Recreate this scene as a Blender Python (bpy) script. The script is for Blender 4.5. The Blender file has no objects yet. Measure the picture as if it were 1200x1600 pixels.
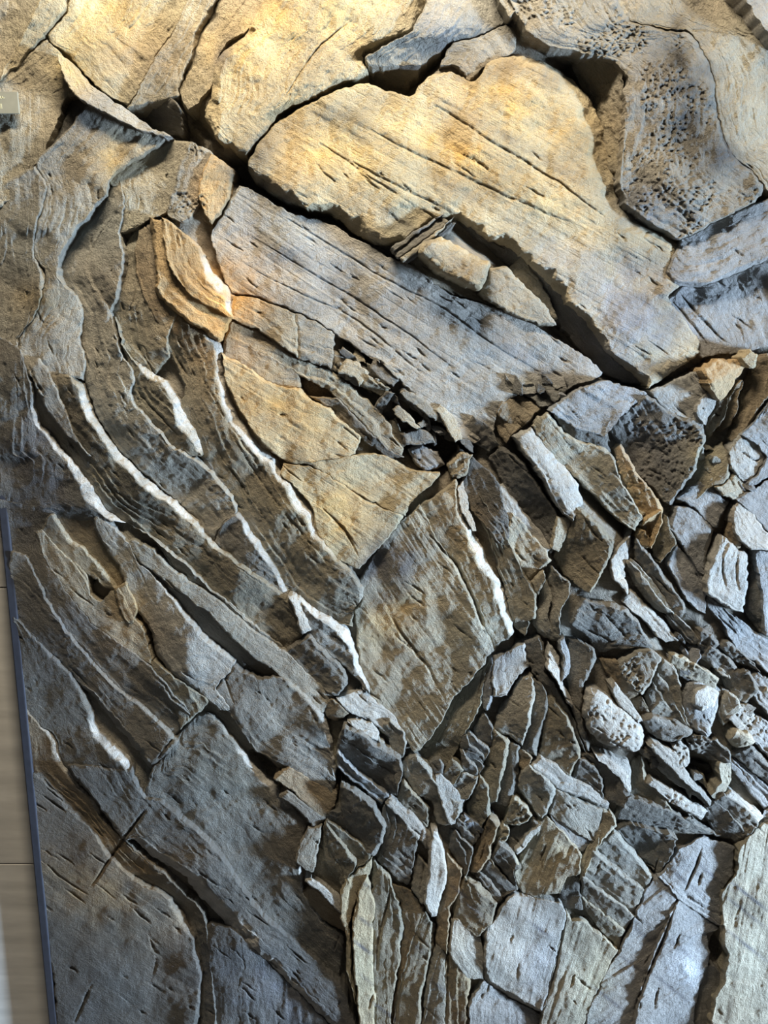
import bpy, math, random
import numpy as np
from mathutils import Vector

# ------------------------------------------------------------------ camera, light, exposure
F_PX, PITCH = 1200.0, math.radians(11.07)
CAM = Vector((0.0, -1.86, 2.20))
PX = 0.0015                      # metres per traced unit along the panel
PH = 0.0021                      # metres of relief per unit of traced height
scene = bpy.context.scene
col = scene.collection
cam_d = bpy.data.cameras.new('camera')
cam = bpy.data.objects.new('camera', cam_d)
col.objects.link(cam)
cam.location = CAM
cam.rotation_euler = (math.radians(90) - PITCH, 0, 0)
cam_d.sensor_fit = 'VERTICAL'
cam_d.sensor_height = 24.0
cam_d.lens = 24.0 * F_PX / 1600.0
cam_d.clip_start = 0.05
scene.camera = cam

world = bpy.data.worlds.new('world')
scene.world = world
world.use_nodes = True
bgn = world.node_tree.nodes['Background']
bgn.inputs[0].default_value = (0.92, 0.96, 1.0, 1)
bgn.inputs[1].default_value = 0.045


def area_light(name, loc, target, energy, size, size_y, colour, spread=math.pi):
    d = bpy.data.lights.new(name, 'AREA')
    d.shape = 'RECTANGLE'
    d.size, d.size_y = size, size_y
    d.energy = energy
    d.color = colour
    d.spread = spread
    o = bpy.data.objects.new(name, d)
    col.objects.link(o)
    o.location = loc
    o.rotation_euler = (Vector(target) - Vector(loc)).to_track_quat('-Z', 'Y').to_euler()
    return o


# daylight from a window to the right, warm lamps above the panel
area_light('window_daylight', (4.8, -1.5, 1.05), (0.35, 0, 1.15), 250, 0.40, 0.7, (0.54, 0.74, 1.0), math.radians(95))
area_light('ceiling_spot_lamp', (-0.1, -0.9, 3.85), (-0.1, 0, 2.4), 64, 0.9, 0.12, (1.0, 0.89, 0.70))

vs = scene.view_settings
vs.view_transform = 'Standard'
vs.look = 'None'
vs.exposure = 0.30
vs.gamma = 1.0
vs.use_curve_mapping = False

# ------------------------------------------------------------------ helpers: noise, pixel rays
rng = np.random.default_rng(7)
LAT = rng.random((256, 256)).astype(np.float64)


def vnoise(x, y, seed=0):
    x = np.asarray(x, float) + 37.3 * seed
    y = np.asarray(y, float) + 91.7 * seed
    xi = np.floor(x).astype(int)
    yi = np.floor(y).astype(int)
    fx = x - xi
    fy = y - yi
    fx = fx * fx * (3 - 2 * fx)
    fy = fy * fy * (3 - 2 * fy)
    a = LAT[yi % 256, xi % 256]
    b = LAT[yi % 256, (xi + 1) % 256]
    c = LAT[(yi + 1) % 256, xi % 256]
    d = LAT[(yi + 1) % 256, (xi + 1) % 256]
    return (a + (b - a) * fx) * (1 - fy) + (c + (d - c) * fx) * fy - 0.5


def fbm(x, y, octv=3, seed=0):
    s, a = 0.0, 1.0
    for k in range(octv):
        s = s + a * vnoise(x * 2 ** k, y * 2 ** k, seed + k)
        a *= 0.5
    return s


SP, CP = math.sin(PITCH), math.cos(PITCH)


def to_world(u, v, h):
    """A traced outline point (1200 x 1600 frame) at relief height h -> metres on the panel."""
    a = (np.asarray(u, float) - 600.0) / F_PX
    b = (800.0 - np.asarray(v, float)) / F_PX
    dy = CP + SP * b
    dz = -SP + CP * b
    t = (-np.asarray(h, float) * PH - CAM.y) / dy
    return np.stack([CAM.x + a * t, CAM.y + dy * t, CAM.z + dz * t], axis=-1)


def warp(x, y):
    wx = 3.6 * fbm(x / 15, y / 15, 3, 11) + 3.0 * fbm(x / 48, y / 48, 1, 5)
    wy = 3.6 * fbm(x / 15, y / 15, 3, 23) + 3.0 * fbm(x / 48, y / 48, 1, 8)
    jx = 2.2 * fbm(x / 5.5, y / 5.5, 2, 29)
    jy = 2.2 * fbm(x / 5.5, y / 5.5, 2, 35)
    return x + wx + jx, y + wy + jy


def lin(c):
    c = np.asarray(c, float) / 255.0
    return np.where(c <= 0.04045, c / 12.92, ((c + 0.055) / 1.055) ** 2.4)


def resample(pts, n, soft=True):
    pts = np.asarray(pts, float)
    if soft and len(pts) > 2:                       # light Catmull-Rom smoothing keeps the corners
        P = np.vstack([2 * pts[0] - pts[1], pts, 2 * pts[-1] - pts[-2]])
        out = []
        tt = np.linspace(0, 1, 6, endpoint=False)[:, None]
        for i in range(1, len(P) - 2):
            p0, p1, p2, p3 = P[i - 1], P[i], P[i + 1], P[i + 2]
            m1, m2 = (p2 - p0) * 0.33, (p3 - p1) * 0.33
            h1 = 2 * tt ** 3 - 3 * tt ** 2 + 1
            h2 = tt ** 3 - 2 * tt ** 2 + tt
            h3 = -2 * tt ** 3 + 3 * tt ** 2
            h4 = tt ** 3 - tt ** 2
            out.append(h1 * p1 + h2 * m1 + h3 * p2 + h4 * m2)
        pts = np.vstack(out + [pts[-1:]])
    seg = np.hypot(*np.diff(pts, axis=0).T)
    s = np.concatenate([[0], np.cumsum(seg)])
    q = np.linspace(0, s[-1], n)
    return np.stack([np.interp(q, s, pts[:, 0]), np.interp(q, s, pts[:, 1])], 1), s[-1]


def mesh_object(name, co, faces4, mat, parent, uv=None, pig=None, smooth=None):
    me = bpy.data.meshes.new(name)
    co = np.asarray(co, np.float32)
    f = np.asarray(faces4, np.int32)
    nf, k = f.shape
    me.vertices.add(len(co))
    me.vertices.foreach_set('co', co.ravel())
    me.loops.add(nf * k)
    me.loops.foreach_set('vertex_index', f.ravel())
    me.polygons.add(nf)
    me.polygons.foreach_set('loop_start', np.arange(0, nf * k, k, dtype=np.int32))
    me.polygons.foreach_set('use_smooth', np.ones(nf, bool) if smooth is None else smooth)
    if uv is not None:
        l = me.uv_layers.new(name='UVMap')
        l.data.foreach_set('uv', np.asarray(uv, np.float32)[f.ravel()].ravel())
    if pig is not None:
        a = me.color_attributes.new('pigment', 'FLOAT_COLOR', 'POINT')
        a.data.foreach_set('color', np.concatenate([pig, np.ones((len(pig), 1))], 1).astype(np.float32).ravel())
    me.update(calc_edges=True)
    me.materials.append(mat)
    o = bpy.data.objects.new(name, me)
    col.objects.link(o)
    if parent is not None:
        o.parent = parent
        o.matrix_parent_inverse = parent.matrix_world.inverted() if False else o.matrix_parent_inverse
    return o


# ------------------------------------------------------------------ materials
def node_mat(name):
    m = bpy.data.materials.new(name)
    m.use_nodes = True
    nt = m.node_tree
    b = nt.nodes['Principled BSDF']
    return m, nt, b


def rock_material():
    m, nt, b = node_mat('painted_rock')
    N, L = nt.nodes, nt.links
    at = N.new('ShaderNodeAttribute'); at.attribute_name = 'pigment'
    uv = N.new('ShaderNodeUVMap')
    tc = N.new('ShaderNodeTexCoord')
    mp = N.new('ShaderNodeMapping')
    mp.inputs['Scale'].default_value = (7.0, 230.0, 1.0)      # long thin lamination streaks along each bed
    L.new(uv.outputs[0], mp.inputs['Vector'])
    st = N.new('ShaderNodeTexNoise'); st.inputs['Scale'].default_value = 1.0
    st.inputs['Detail'].default_value = 5.0; st.inputs['Roughness'].default_value = 0.65
    L.new(mp.outputs[0], st.inputs['Vector'])
    gr = N.new('ShaderNodeTexNoise'); gr.inputs['Scale'].default_value = 330.0
    gr.inputs['Detail'].default_value = 4.0; gr.inputs['Roughness'].default_value = 0.7
    L.new(tc.outputs['Object'], gr.inputs['Vector'])
    bl = N.new('ShaderNodeTexNoise'); bl.inputs['Scale'].default_value = 14.0
    bl.inputs['Detail'].default_value = 6.0; bl.inputs['Roughness'].default_value = 0.6
    L.new(tc.outputs['Object'], bl.inputs['Vector'])

    def ramp(src, lo, hi, a, c):
        r = N.new('ShaderNodeMapRange'); r.inputs[1].default_value = lo; r.inputs[2].default_value = hi
        r.inputs[3].default_value = a; r.inputs[4].default_value = c
        L.new(src, r.inputs[0]); return r.outputs[0]

    v1 = ramp(st.outputs['Fac'], 0.28, 0.72, 0.86, 1.12)
    v2 = ramp(gr.outputs['Fac'], 0.30, 0.70, 0.84, 1.16)
    v3 = ramp(bl.outputs['Fac'], 0.30, 0.70, 0.84, 1.16)
    m1 = N.new('ShaderNodeMath'); m1.operation = 'MULTIPLY'; L.new(v1, m1.inputs[0]); L.new(v2, m1.inputs[1])
    m2 = N.new('ShaderNodeMath'); m2.operation = 'MULTIPLY'; L.new(m1.outputs[0], m2.inputs[0]); L.new(v3, m2.inputs[1])
    mx = N.new('ShaderNodeVectorMath'); mx.operation = 'SCALE'
    L.new(at.outputs['Color'], mx.inputs[0]); L.new(m2.outputs[0], mx.inputs['Scale'])
    L.new(mx.outputs[0], b.inputs['Base Color'])
    b.inputs['Roughness'].default_value = 0.62
    b.inputs['Specular IOR Level'].default_value = 0.35
    mp2 = N.new('ShaderNodeMapping'); mp2.inputs['Scale'].default_value = (22.0, 420.0, 1.0)
    L.new(uv.outputs[0], mp2.inputs['Vector'])
    sc = N.new('ShaderNodeTexNoise'); sc.inputs['Scale'].default_value = 1.0; sc.inputs['Detail'].default_value = 2.0
    L.new(mp2.outputs[0], sc.inputs['Vector'])
    scr = ramp(sc.outputs['Fac'], 0.60, 0.72, 0.0, -1.0)          # scattered scratches along the bedding
    md = N.new('ShaderNodeTexNoise'); md.inputs['Scale'].default_value = 85.0
    md.inputs['Detail'].default_value = 5.0; md.inputs['Roughness'].default_value = 0.62
    L.new(tc.outputs['Object'], md.inputs['Vector'])

    def madd(src, k, prev):
        a = N.new('ShaderNodeMath'); a.operation = 'MULTIPLY_ADD'
        L.new(src, a.inputs[0]); a.inputs[1].default_value = k
        if prev is None:
            a.inputs[2].default_value = 0.0
        else:
            L.new(prev, a.inputs[2])
        return a.outputs[0]
    hgt = madd(md.outputs['Fac'], 1.5, madd(scr, 0.35, madd(st.outputs['Fac'], 0.45, madd(gr.outputs['Fac'], 0.8, None))))
    bp = N.new('ShaderNodeBump'); bp.inputs['Strength'].default_value = 0.9; bp.inputs['Distance'].default_value = 0.008
    L.new(hgt, bp.inputs['Height']); L.new(bp.outputs[0], b.inputs['Normal'])
    return m


def plain_material(name, rgb, rough, noise_scale=40, amount=0.15, bump=0.0, metal=0.0, stretch=(1, 1, 1)):
    m, nt, b = node_mat(name)
    N, L = nt.nodes, nt.links
    tc = N.new('ShaderNodeTexCoord')
    mp = N.new('ShaderNodeMapping'); mp.inputs['Scale'].default_value = stretch
    L.new(tc.outputs['Object'], mp.inputs['Vector'])
    n = N.new('ShaderNodeTexNoise'); n.inputs['Scale'].default_value = noise_scale; n.inputs['Detail'].default_value = 6
    L.new(mp.outputs[0], n.inputs['Vector'])
    r = N.new('ShaderNodeValToRGB')
    c = lin(rgb)
    r.color_ramp.elements[0].position = 0.3
    r.color_ramp.elements[1].position = 0.7
    r.color_ramp.elements[0].color = (*(c * (1 - amount)), 1)
    r.color_ramp.elements[1].color = (*np.minimum(c * (1 + amount), 1), 1)
    L.new(n.outputs['Fac'], r.inputs[0]); L.new(r.outputs[0], b.inputs['Base Color'])
    b.inputs['Roughness'].default_value = rough
    b.inputs['Metallic'].default_value = metal
    if bump:
        bp = N.new('ShaderNodeBump'); bp.inputs['Strength'].default_value = bump; bp.inputs['Distance'].default_value = 0.004
        L.new(n.outputs['Fac'], bp.inputs['Height']); L.new(bp.outputs[0], b.inputs['Normal'])
    return m


ROCK = rock_material()
FRAME = plain_material('dark_metal_frame', (52, 54, 62), 0.45, 60, 0.12, 0.1)
STONE = plain_material('travertine', (206, 200, 190), 0.7, 5, 0.16, 0.25, stretch=(1, 1, 5))
MORTAR = plain_material('mortar', (96, 92, 86), 0.9, 60, 0.2, 0.3)
PLATE = plain_material('grey_plate', (128, 126, 112), 0.5, 50, 0.08)
PRINT = plain_material('pale_print', (205, 200, 160), 0.6, 50, 0.05)
FLOOR = plain_material('stone_floor', (120, 112, 102), 0.6, 6, 0.15, 0.1)

PAL = {
    'oc': (184, 168, 134), 'yo': (186, 170, 136), 'tn': (168, 157, 134), 'gr': (148, 142, 129), 'dg': (112, 108, 101),
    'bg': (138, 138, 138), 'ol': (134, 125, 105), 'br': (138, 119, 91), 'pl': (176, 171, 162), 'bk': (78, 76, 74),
    'dk': (96, 93, 87), 'or': (184, 152, 104), 'lg': (164, 159, 150),  # dark tones serve grey beds and also paint shade into turned-away faces
}
# ------------------------------------------------------------------ traced beds: name; pigment; level,slope across,slope along; left/lower side; right/upper side; options
BEDS = '''
# top left
slab;tn;46,0.00,0;-20,-20 -20,125;68,-20 50,30 25,80 0,122
slab;oc;50,-0.12,0;70,-20 52,30 27,80 2,122;120,-20 100,25 73,58 45,90 15,118 2,130;bR=8,10
slab;yo;38,-0.06,-0.02;122,-20 103,25 78,58 112,85 142,118 168,146 190,158;305,-20 285,20 266,55 243,90 222,130 198,165
slab;tn;44,0.05,0;307,-20 270,56 246,92 226,130 202,168;351,-20 330,25 313,50 302,85 289,115 279,150;bR=7,12
fragment;dk;24,0.75,0;226,146 212,160 204,174 232,196 264,209;252,146 272,158 281,176 285,206
slab;tn;44,0.10,0;355,-20 333,28 316,50 306,85 293,115 284,150 294,174;422,-20 400,38 356,64 339,95 333,130 303,166;bL=8,14
slab;oc;52,-0.03,-0.01;425,-20 392,50 353,80 338,110 335,150 323,185 350,220 382,241;675,-20 654,25 638,48 600,65 570,80 566,95 572,116 520,136 485,158 440,178 416,204 388,238;bL=14,10 bR=9,8 b=6
slab;gr;48,-0.15,0;678,-20 658,28 642,52 602,73 575,90 577,102;768,-20 790,24 783,38 738,58 702,65 682,85 656,104
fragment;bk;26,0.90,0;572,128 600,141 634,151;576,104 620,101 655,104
slab;gr;44,-0.10,0;690,100 715,100 735,124;704,67 740,60 790,40 806,60 800,85 762,96
slab;gr;52,-0.20,0;772,-20 795,24 808,14;790,-20 812,-20 830,-20
# yellow slab and its continuation
slab;yo;52,-0.02,0;388,262 400,284 450,310 490,325 520,332 560,362 592,382 625,378 665,350 708,333 760,365 800,387 850,428 900,482 950,542 1012,606;388,250 405,222 440,188 520,146 572,132 640,152 665,125 700,112 740,128 762,100 800,90 850,100 892,124 925,165 945,215 962,268 972,312 1008,346 1058,380 1046,428 1062,448 1042,465 1070,500 1094,548 1015,606;b=4 bL=14,14 bR=3,3,3,3,20,42,36,10,4,4:26 uv=29
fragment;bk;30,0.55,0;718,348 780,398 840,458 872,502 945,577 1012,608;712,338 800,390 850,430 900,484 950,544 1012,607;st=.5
fragment;ol;34,0.20,0;795,420 835,462 868,500;815,402 845,440 870,498
# top right
slab;tn;46,-0.05,0;955,-20 985,28 1015,38 1050,46 1075,48 1095,70 1108,95 1120,130 1123,165 1130,200 1146,240 1175,262 1200,292 1220,300;1148,-20 1175,25 1198,52 1220,75 1220,290
slab;pl;60,-0.35,0;1154,-20 1180,22 1198,48 1220,68;1220,-20 1220,50
slab;gr;58,0.02,0;790,-20 806,10 830,50 870,72 930,85 960,95 986,118 979,140 981,170 977,220 974,280 981,315 1010,340 1065,372;955,-20 983,30 1013,41 1050,50 1072,52 1092,74 1104,98 1115,133 1117,168 1124,204 1139,245 1166,265 1192,295 1180,315;pit=1 bR=6,8 b=2
fragment;ol;32,.55,0;890,96 905,125 922,158 924,210 932,262;884,76 936,90 966,102 974,130 975,220 972,272
fragment;dk;26,0.60,0;928,288 930,310 940,325;948,272 968,285 975,305 978,320
slab;bg;52,-0.05,0;1042,428 1060,444 1112,438 1150,422 1188,405 1220,398;1062,376 1110,352 1182,318 1220,302;bL=5,10
slab;bg;40,-0.10,0;1044,468 1075,515 1098,556 1112,552;1066,449 1115,442 1150,427 1220,404 1220,535 1170,535
slab;dg;30,0.25,0;1018,606 1055,592 1096,566;1030,588 1060,562 1092,548
# middle grey slab
slab;lg;46,0.00,0;338,350 333,372 362,452 400,460 470,487 530,523 580,558 625,588 665,638 705,668 742,690 772,672;374,288 400,303 450,332 520,352 580,388 610,404 650,418 700,458 780,484 840,514 900,548 942,580 915,598 868,590 838,592 800,614 776,650;uv=33
slab;dg;47,0.25,0;718,668 735,685 768,702;742,652 765,665 780,692
pebble;yo;74,-0.10,0;663,380 660,396 690,422 745,451;690,368 722,388 765,412 752,449;r=9 b=5
slab;tn;52,0.00,0;748,456 800,490 842,508;768,420 792,420 850,480 868,508;r=6
slab;tn;40,-0.05,0;632,402 690,446 770,478;648,398 690,426 748,458
lamina;dk;62,.3,0;618,396 640,378 690,340;622,402 648,386 700,346
lamina;tn;66,.0,0;626,404 652,388 702,344;629,408 655,392 706,340
lamina;bk;60,.0,0;630,408 656,393 704,347;636,410 660,396 710,348
lamina;dg;64,.0,0;612,390 636,372 688,336;616,394 640,376 692,334
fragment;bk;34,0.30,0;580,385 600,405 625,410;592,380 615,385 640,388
# left folds
layer;tn;46,-.02,0;72,62 40,95 0,125 -20,140 -20,300 0,322;74,64 100,90 122,120 133,148 104,152 92,180 77,215 66,245 46,268 22,308
fragment;pl;61,-.28,0;90,84 104,122 122,150 160,172 198,194 258,215;106,92 138,130 165,150 198,174 230,196 264,212
fragment;dk;34,0.50,0;104,152 88,190 66,246;146,156 120,187 95,217 68,248
layer;gr;48,0.02,-.03;146,158 121,189 96,217 62,252 75,293 70,333 57,377 60,402 75,430 71,468 52,500 36,520 33,552 44,580;260,216 232,238 202,258 170,285 165,305 132,345 106,380 93,408 97,437 117,462 131,487 127,515 127,540 133,565 130,592;bR=4,9
layer;gr;42,0.14,-.035;-20,300 -20,420 -20,540 -14,610;60,258 72,293 67,333 54,377 57,402 72,432 68,468 50,500 33,520 30,552;bR=5,8
layer;gr;40,0.27,0;168,302 136,345 110,380 97,410 102,437 121,462 135,487 131,515 131,540 138,565 135,592 147,620 157,650 177,685 202,715 234,742 272,775 304,803 334,842;188,282 192,320 188,360 190,400 188,430 180,462 172,490 180,520 188,548 210,590 204,620 234,660 268,696 298,714 328,737 352,768 370,800 352,812
layer;tn;46,0.07,0;262,216 234,240 204,260 175,284 195,300 197,330 193,360 215,355;300,225 283,260 272,300 262,330 240,340
layer;gr;52,0.02,0;302,226 285,260 274,300 266,335 285,345;332,240 322,265 315,290 313,315 300,340;pit=1
layer;or;54,-0.10,0;334,243 324,266 316,290 315,310 322,335;350,252 366,265 358,300 345,330 330,348;pit=1 bR=6,10
layer;ol;40,.16,0;238,343 214,362 201,385 194,420 187,440 182,462 176,490 184,520 192,545 213,567 238,586;262,340 252,372 243,400 246,450 252,468 275,492 262,520 262,560
# lens with the white strip
layer;ol;46,0.30,0;180,500 200,560 208,618 238,658 272,693 314,712;186,520 194,546 215,567 240,586 256,597 273,620 287,645 303,668 316,708;bR=3,3,16,18,16,8:18
# main fold limb
layer;ol;44,0.22,0;252,470 262,540 290,600 285,640 300,665 318,712 332,735 357,768 375,800 402,840 432,885 452,922 500,960 548,975;256,470 278,494 310,514 345,537 352,590 368,640 398,690 430,716 440,735 470,767 490,797 496,835 523,870 545,890 562,914 568,935 553,950;bR=2,4,16,26,22,26,22,8,6,6:22 st=1.4
layer;or;56,-.02,0;238,342 245,400 247,450 254,466 278,488 310,508 343,531;254,350 258,400 275,437 305,463 335,480 361,497;bL=5,8
layer;or;60,-.06,0;256,342 263,400 280,437 309,463 339,480 364,497;284,362 312,385 328,420 346,440 366,462 364,490;bR=3,8,16,14:16
layer;br;46,.15,0;222,356 214,400 222,450 250,505 300,532;250,345 246,400 248,450 256,470 312,513
slab;dk;34,.08,0;0,780 8,846 22,866 50,876;30,784 74,796 86,806 64,832
# bed A between the two bevelled rims
layer;ol;42,0.24,0;46,582 55,625 65,655 80,674 108,706 142,750 167,790 202,815 246,845 291,880 322,912 353,936 400,975 440,1012 448,1016;112,590 128,606 141,635 150,660 168,688 195,718 228,748 265,780 300,808 330,846 365,876 400,900 430,918 455,938 478,985;bR=4,14,14,12,5,4,6:18
layer;gr;46,0.12,0;46,578 62,606 82,642 100,670 120,692 140,712;58,560 80,590 92,620 108,655 122,690 142,712
layer;dk;40,.16,0;-20,515 -20,700 0,722 8,800 42,800 78,812;31,545 43,590 52,628 62,658 78,677 104,710 138,753 162,793 195,815;bR=1,2,14,12,16,18:16
layer;dk;34,0.20,0;316,716 332,738 357,770 376,803 402,842 430,886 448,918;320,714 360,752 400,806 436,862 470,905 460,920
layer;dg;42,0.27,0;336,845 366,876 402,902 448,934;352,814 372,802 400,842 430,888 451,926;bR=4,14,10,6:14
layer;gr;40,0.22,0;202,818 246,848 268,880 290,902 325,924 360,956 400,988 440,1014;250,850 292,884 322,918 350,938 400,978 438,1008
layer;gr;46,-0.02,0;202,848 222,876 246,892 266,913 322,950 360,990 402,1028 440,1052 505,1112;204,844 236,859 269,890 300,913 326,928 362,958 402,990 442,1017 522,1090
layer;dk;36,0.45,0;235,893 271,940 301,977 336,1012 367,1039 400,1062;246,893 266,917 321,953 361,993 400,1030 440,1054
layer;lg;45,.06,0;145,814 162,847 182,873 196,905 214,950 240,985 250,1020 275,1055 312,1078 345,1108;148,806 172,820 201,850 217,880 235,896 270,941 300,978 335,1013 366,1040 338,1074 358,1110;bL=5,6 sw=.4
layer;br;36,0.17,0;86,804 111,840 154,878 188,920;100,796 142,812 160,848 180,874 193,907
layer;tn;44,0.18,0;64,830 98,863 131,890 152,905 175,920;78,806 84,806 109,840 152,879 184,918;bR=4,7
layer;tn;45,.02,0;58,832 80,882 120,942 150,976 190,1002 236,1036;65,830 97,864 130,892 143,932 160,939 178,922 195,932 211,966 226,992 238,1030
fragment;br;48,-0.10,0;182,918 192,952 202,972;196,910 214,952 208,972
fragment;dk;26,0.40,0;146,912 150,934 160,938;152,905 172,912 178,922
layer;dg;40,0.22,0;47,874 74,934 101,981 134,1021 168,1061 214,1101 261,1141 280,1156;56,836 78,884 117,944 149,980 189,1006 235,1042 272,1082 298,1114;bL=4,6
slab;ol;44,0.08,0;236,1040 260,1074 276,1105 284,1136;242,1034 275,1060 305,1080 325,1094 298,1124
layer;dg;42,0.20,0;18,955 50,990 77,1017 100,1035 125,1067 147,1085 165,1110 198,1148 238,1196;18,862 44,874 71,934 98,981 131,1021 165,1061 211,1101 258,1141 278,1158;bL=5,12
layer;dk;40,0.18,0;26,1010 36,1098 66,1132 88,1150 106,1195 150,1246;22,962 52,996 78,1022 100,1042 122,1074 142,1112 158,1150 188,1176 202,1202 222,1246;bR=2,2,4,10,14,4:14
layer;br;34,0.24,0;38,1103 47,1160 54,1205 97,1241 128,1274 168,1328 202,1362;42,1102 66,1134 88,1153 106,1196 126,1229 146,1246 160,1275 192,1308 224,1342 256,1368;bR=8,16,8,6,5,4:16
layer;dk;30,0.60,0;170,1328 203,1362 216,1378 256,1394 286,1420 298,1452 312,1494 316,1534 312,1625;196,1310 226,1342 257,1367 286,1396 312,1422 320,1447 330,1520 337,1625
slab;bk;40,.02,0;46,1212 62,1320 77,1450 94,1600 97,1625;66,1206 96,1240 126,1274 166,1328 200,1362 213,1378 253,1394 283,1421 294,1451 308,1494 312,1534 308,1625;bR=9,14 uv=35 st=.5
slab;bk;46,.0,0;112,1198 149,1245 195,1308 212,1310 242,1336 287,1366 312,1396 337,1421 364,1449 422,1502 502,1582 545,1625;204,1204 224,1248 250,1252 300,1292 340,1332 372,1382 422,1442 472,1484 530,1540 552,1600 556,1625;bL=2,4,26,28,10,6:14
slab;bk;37,.05,0;322,1449 332,1520 339,1625;326,1446 362,1452 420,1506 500,1586 532,1625
slab;dk;39,.05,0;240,1200 228,1244 252,1250 302,1290 342,1330 374,1380 424,1440 474,1482 528,1536;284,1146 300,1120 332,1116 364,1153 392,1188 438,1234 488,1266 468,1330 474,1390 500,1434 536,1460;bR=2,6,20,12,4:14 st=.8
fragment;dk;34,0.20,0;288,1236 300,1254 318,1276;300,1226 320,1240 336,1268
slab;dg;46,.09,0;340,1076 360,1112 400,1166 450,1196 498,1222 520,1242;368,1042 404,1062 442,1056 482,1086 504,1114 514,1138 520,1166 526,1202;bR=2,5,9,12:12
fragment;br;46,-0.10,0;432,1214 465,1240 508,1274;452,1200 498,1224 526,1236 520,1262
# right limb thin beds
slab;tn;52,0.00,0;364,496 400,512 434,534 464,552;366,464 400,467 462,491
slab;gr;50,0.00,0;467,555 500,566 520,575;465,491 500,510 522,524
layer;tn;46,0.05,0;354,524 400,544 433,559 468,581 510,602 560,650 598,688 626,708;362,500 400,515 436,538 468,558 518,578 560,612 602,655 630,700;bR=4,6
layer;gr;44,0.10,0;350,550 400,580 440,600 468,600;352,527 398,546 432,562 466,584
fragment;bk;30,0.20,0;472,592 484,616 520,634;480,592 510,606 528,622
layer;dg;47,0.17,0;486,618 516,636 545,668 612,716;530,624 560,656 598,692 628,712;bR=4,6
slab;oc;50,0.05,0;348,556 358,600 386,655 420,698 452,719 490,720 556,706;347,552 400,584 436,603 468,606 482,622 514,638 530,656 562,681 557,704;bR=4,6 uv=30
slab;oc;48,0.05,0;438,716 490,726 534,751 588,784 632,803;440,712 490,722 556,709 602,713 640,735 686,738 666,762 640,784;uv=33
slab;oc;48,0.00,0;440,738 470,766 491,795 499,834 526,869 562,888;444,722 490,729 534,755 588,788 630,806 598,851 566,884;bR=4,8 uv=33
fragment;br;44,0.30,0;497,800 501,835 526,868 561,884;503,797 536,821 560,850 566,880
fragment;gr;44,0.00,0;515,570 528,578;524,550 546,566
fragment;tn;52,-0.10,0;532,578 556,586 562,600;542,562 560,568 574,584
fragment;dg;47,0.30,0;530,584 548,594 560,604;534,580 556,590 564,604
fragment;tn;52,0.12,0;566,600 590,610 600,616;574,588 596,598 608,606
lamina;dg;48,.0,0;580,574 600,588 616,600;584,562 606,576 622,592
lamina;gr;52,.0,0;588,562 606,574 622,590;590,560 610,572 624,586
fragment;dg;50,0.20,0;584,640 594,650;604,612 616,612
lamina;gr;54,.0,0;626,614 652,634 684,654;632,610 662,628 688,644
lamina;bk;40,.2,0;622,620 650,642 680,662;628,616 654,638 684,656
lamina;tn;54,-.1,0;616,640 630,656 652,668;622,636 640,650 656,668
fragment;tn;54,-0.20,0;684,642 696,662 714,688;692,636 712,658 722,684
fragment;bg;44,-0.02,0;640,702 650,720 668,734;656,694 684,704 694,724;r=6 bR=3.5,9
fragment;dg;47,0.00,0;630,676 634,692 652,694;652,668 670,676 680,690;r=4
fragment;ol;43,0.20,0;606,660 628,700;618,656 636,692
fragment;tn;53,0.02,0;704,722 706,742 716,746;722,706 738,712 730,738;r=5 bR=3.5,9
# bed ends and small blocks beside the diamond slab
layer;pl;52,-0.30,0;452,932 462,960 472,990;468,936 476,960 484,985;r=4
layer;lg;48,0.22,0;484,988 517,1021 547,1044 563,1064 578,1083;470,938 500,957 544,986 554,1015 567,1050 578,1078;bR=6,16,20,14:18
slab;dg;50,0.24,0;444,1016 470,1042 500,1072 525,1088;484,992 514,1022 540,1049 544,1066 530,1086;r=5 bR=3.5,9
slab;pl;47,-0.17,0;528,1092 546,1112 576,1122 600,1142 625,1167;566,1078 590,1102 614,1119 633,1146 634,1162
# diamond slab
slab;tn;46,0.12,0;640,802 600,852 565,906 570,940 557,956 562,1000 568,1050 580,1082 614,1117 636,1150 650,1174;655,790 680,840 709,881 735,933 751,977 771,1013 740,1056 706,1090 696,1116 656,1172;st=1.0 uv=55
slab;tn;50,0.10,0;658,790 683,840 712,880 739,933 755,977 774,1012;712,752 722,800 740,830 762,880 787,920 797,960 803,985;bR=2,10,18,18,10:22
slab;pl;53,-0.35,0;716,760 722,800 738,828;722,752 732,790 742,828
# right of the diamond slab
slab;ol;48,0.29,0;736,752 756,820 776,870 791,915 803,970;753,778 790,832 812,882 828,907 839,927 836,966;bR=3,6
slab;tn;54,0.07,0;789,827 801,856 816,886 831,904;801,800 822,822 850,851 861,874;r=4 bR=3.5,9
fragment;ol;44,0.20,0;799,942 806,972 820,993;801,936 816,956 828,973 821,992
fragment;tn;56,0.02,0;834,908 842,926;849,894 852,906;bR=3.5,9
slab;gr;52,0.34,0;846,922 838,960 835,972 852,992 870,1003;865,888 890,912 888,935 877,956 874,1001;bR=4,8 lam=2
slab;ol;57,0.29,0;884,836 869,868 881,891 901,912 921,925;905,792 936,816 960,846 953,870 940,896 923,924;bR=5,10
slab;bk;48,0.39,0;768,714 790,760 815,800 850,846 862,862;786,698 820,726 845,766 869,801 872,822 867,860;bR=3.5,9
layer;lg;52,-0.02,0;779,762 789,790 797,812 815,842 850,868;785,758 806,786 831,816 861,852;bR=6,10
slab;bk;51,0.20,0;722,750 745,800 780,848;738,716 762,735 780,760 790,800 796,840
slab;pl;59,-0.17,0;804,682 825,716 845,747 865,782 880,801 895,816;828,668 855,700 880,731 901,758 909,786 896,814;r=6 b=4
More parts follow.
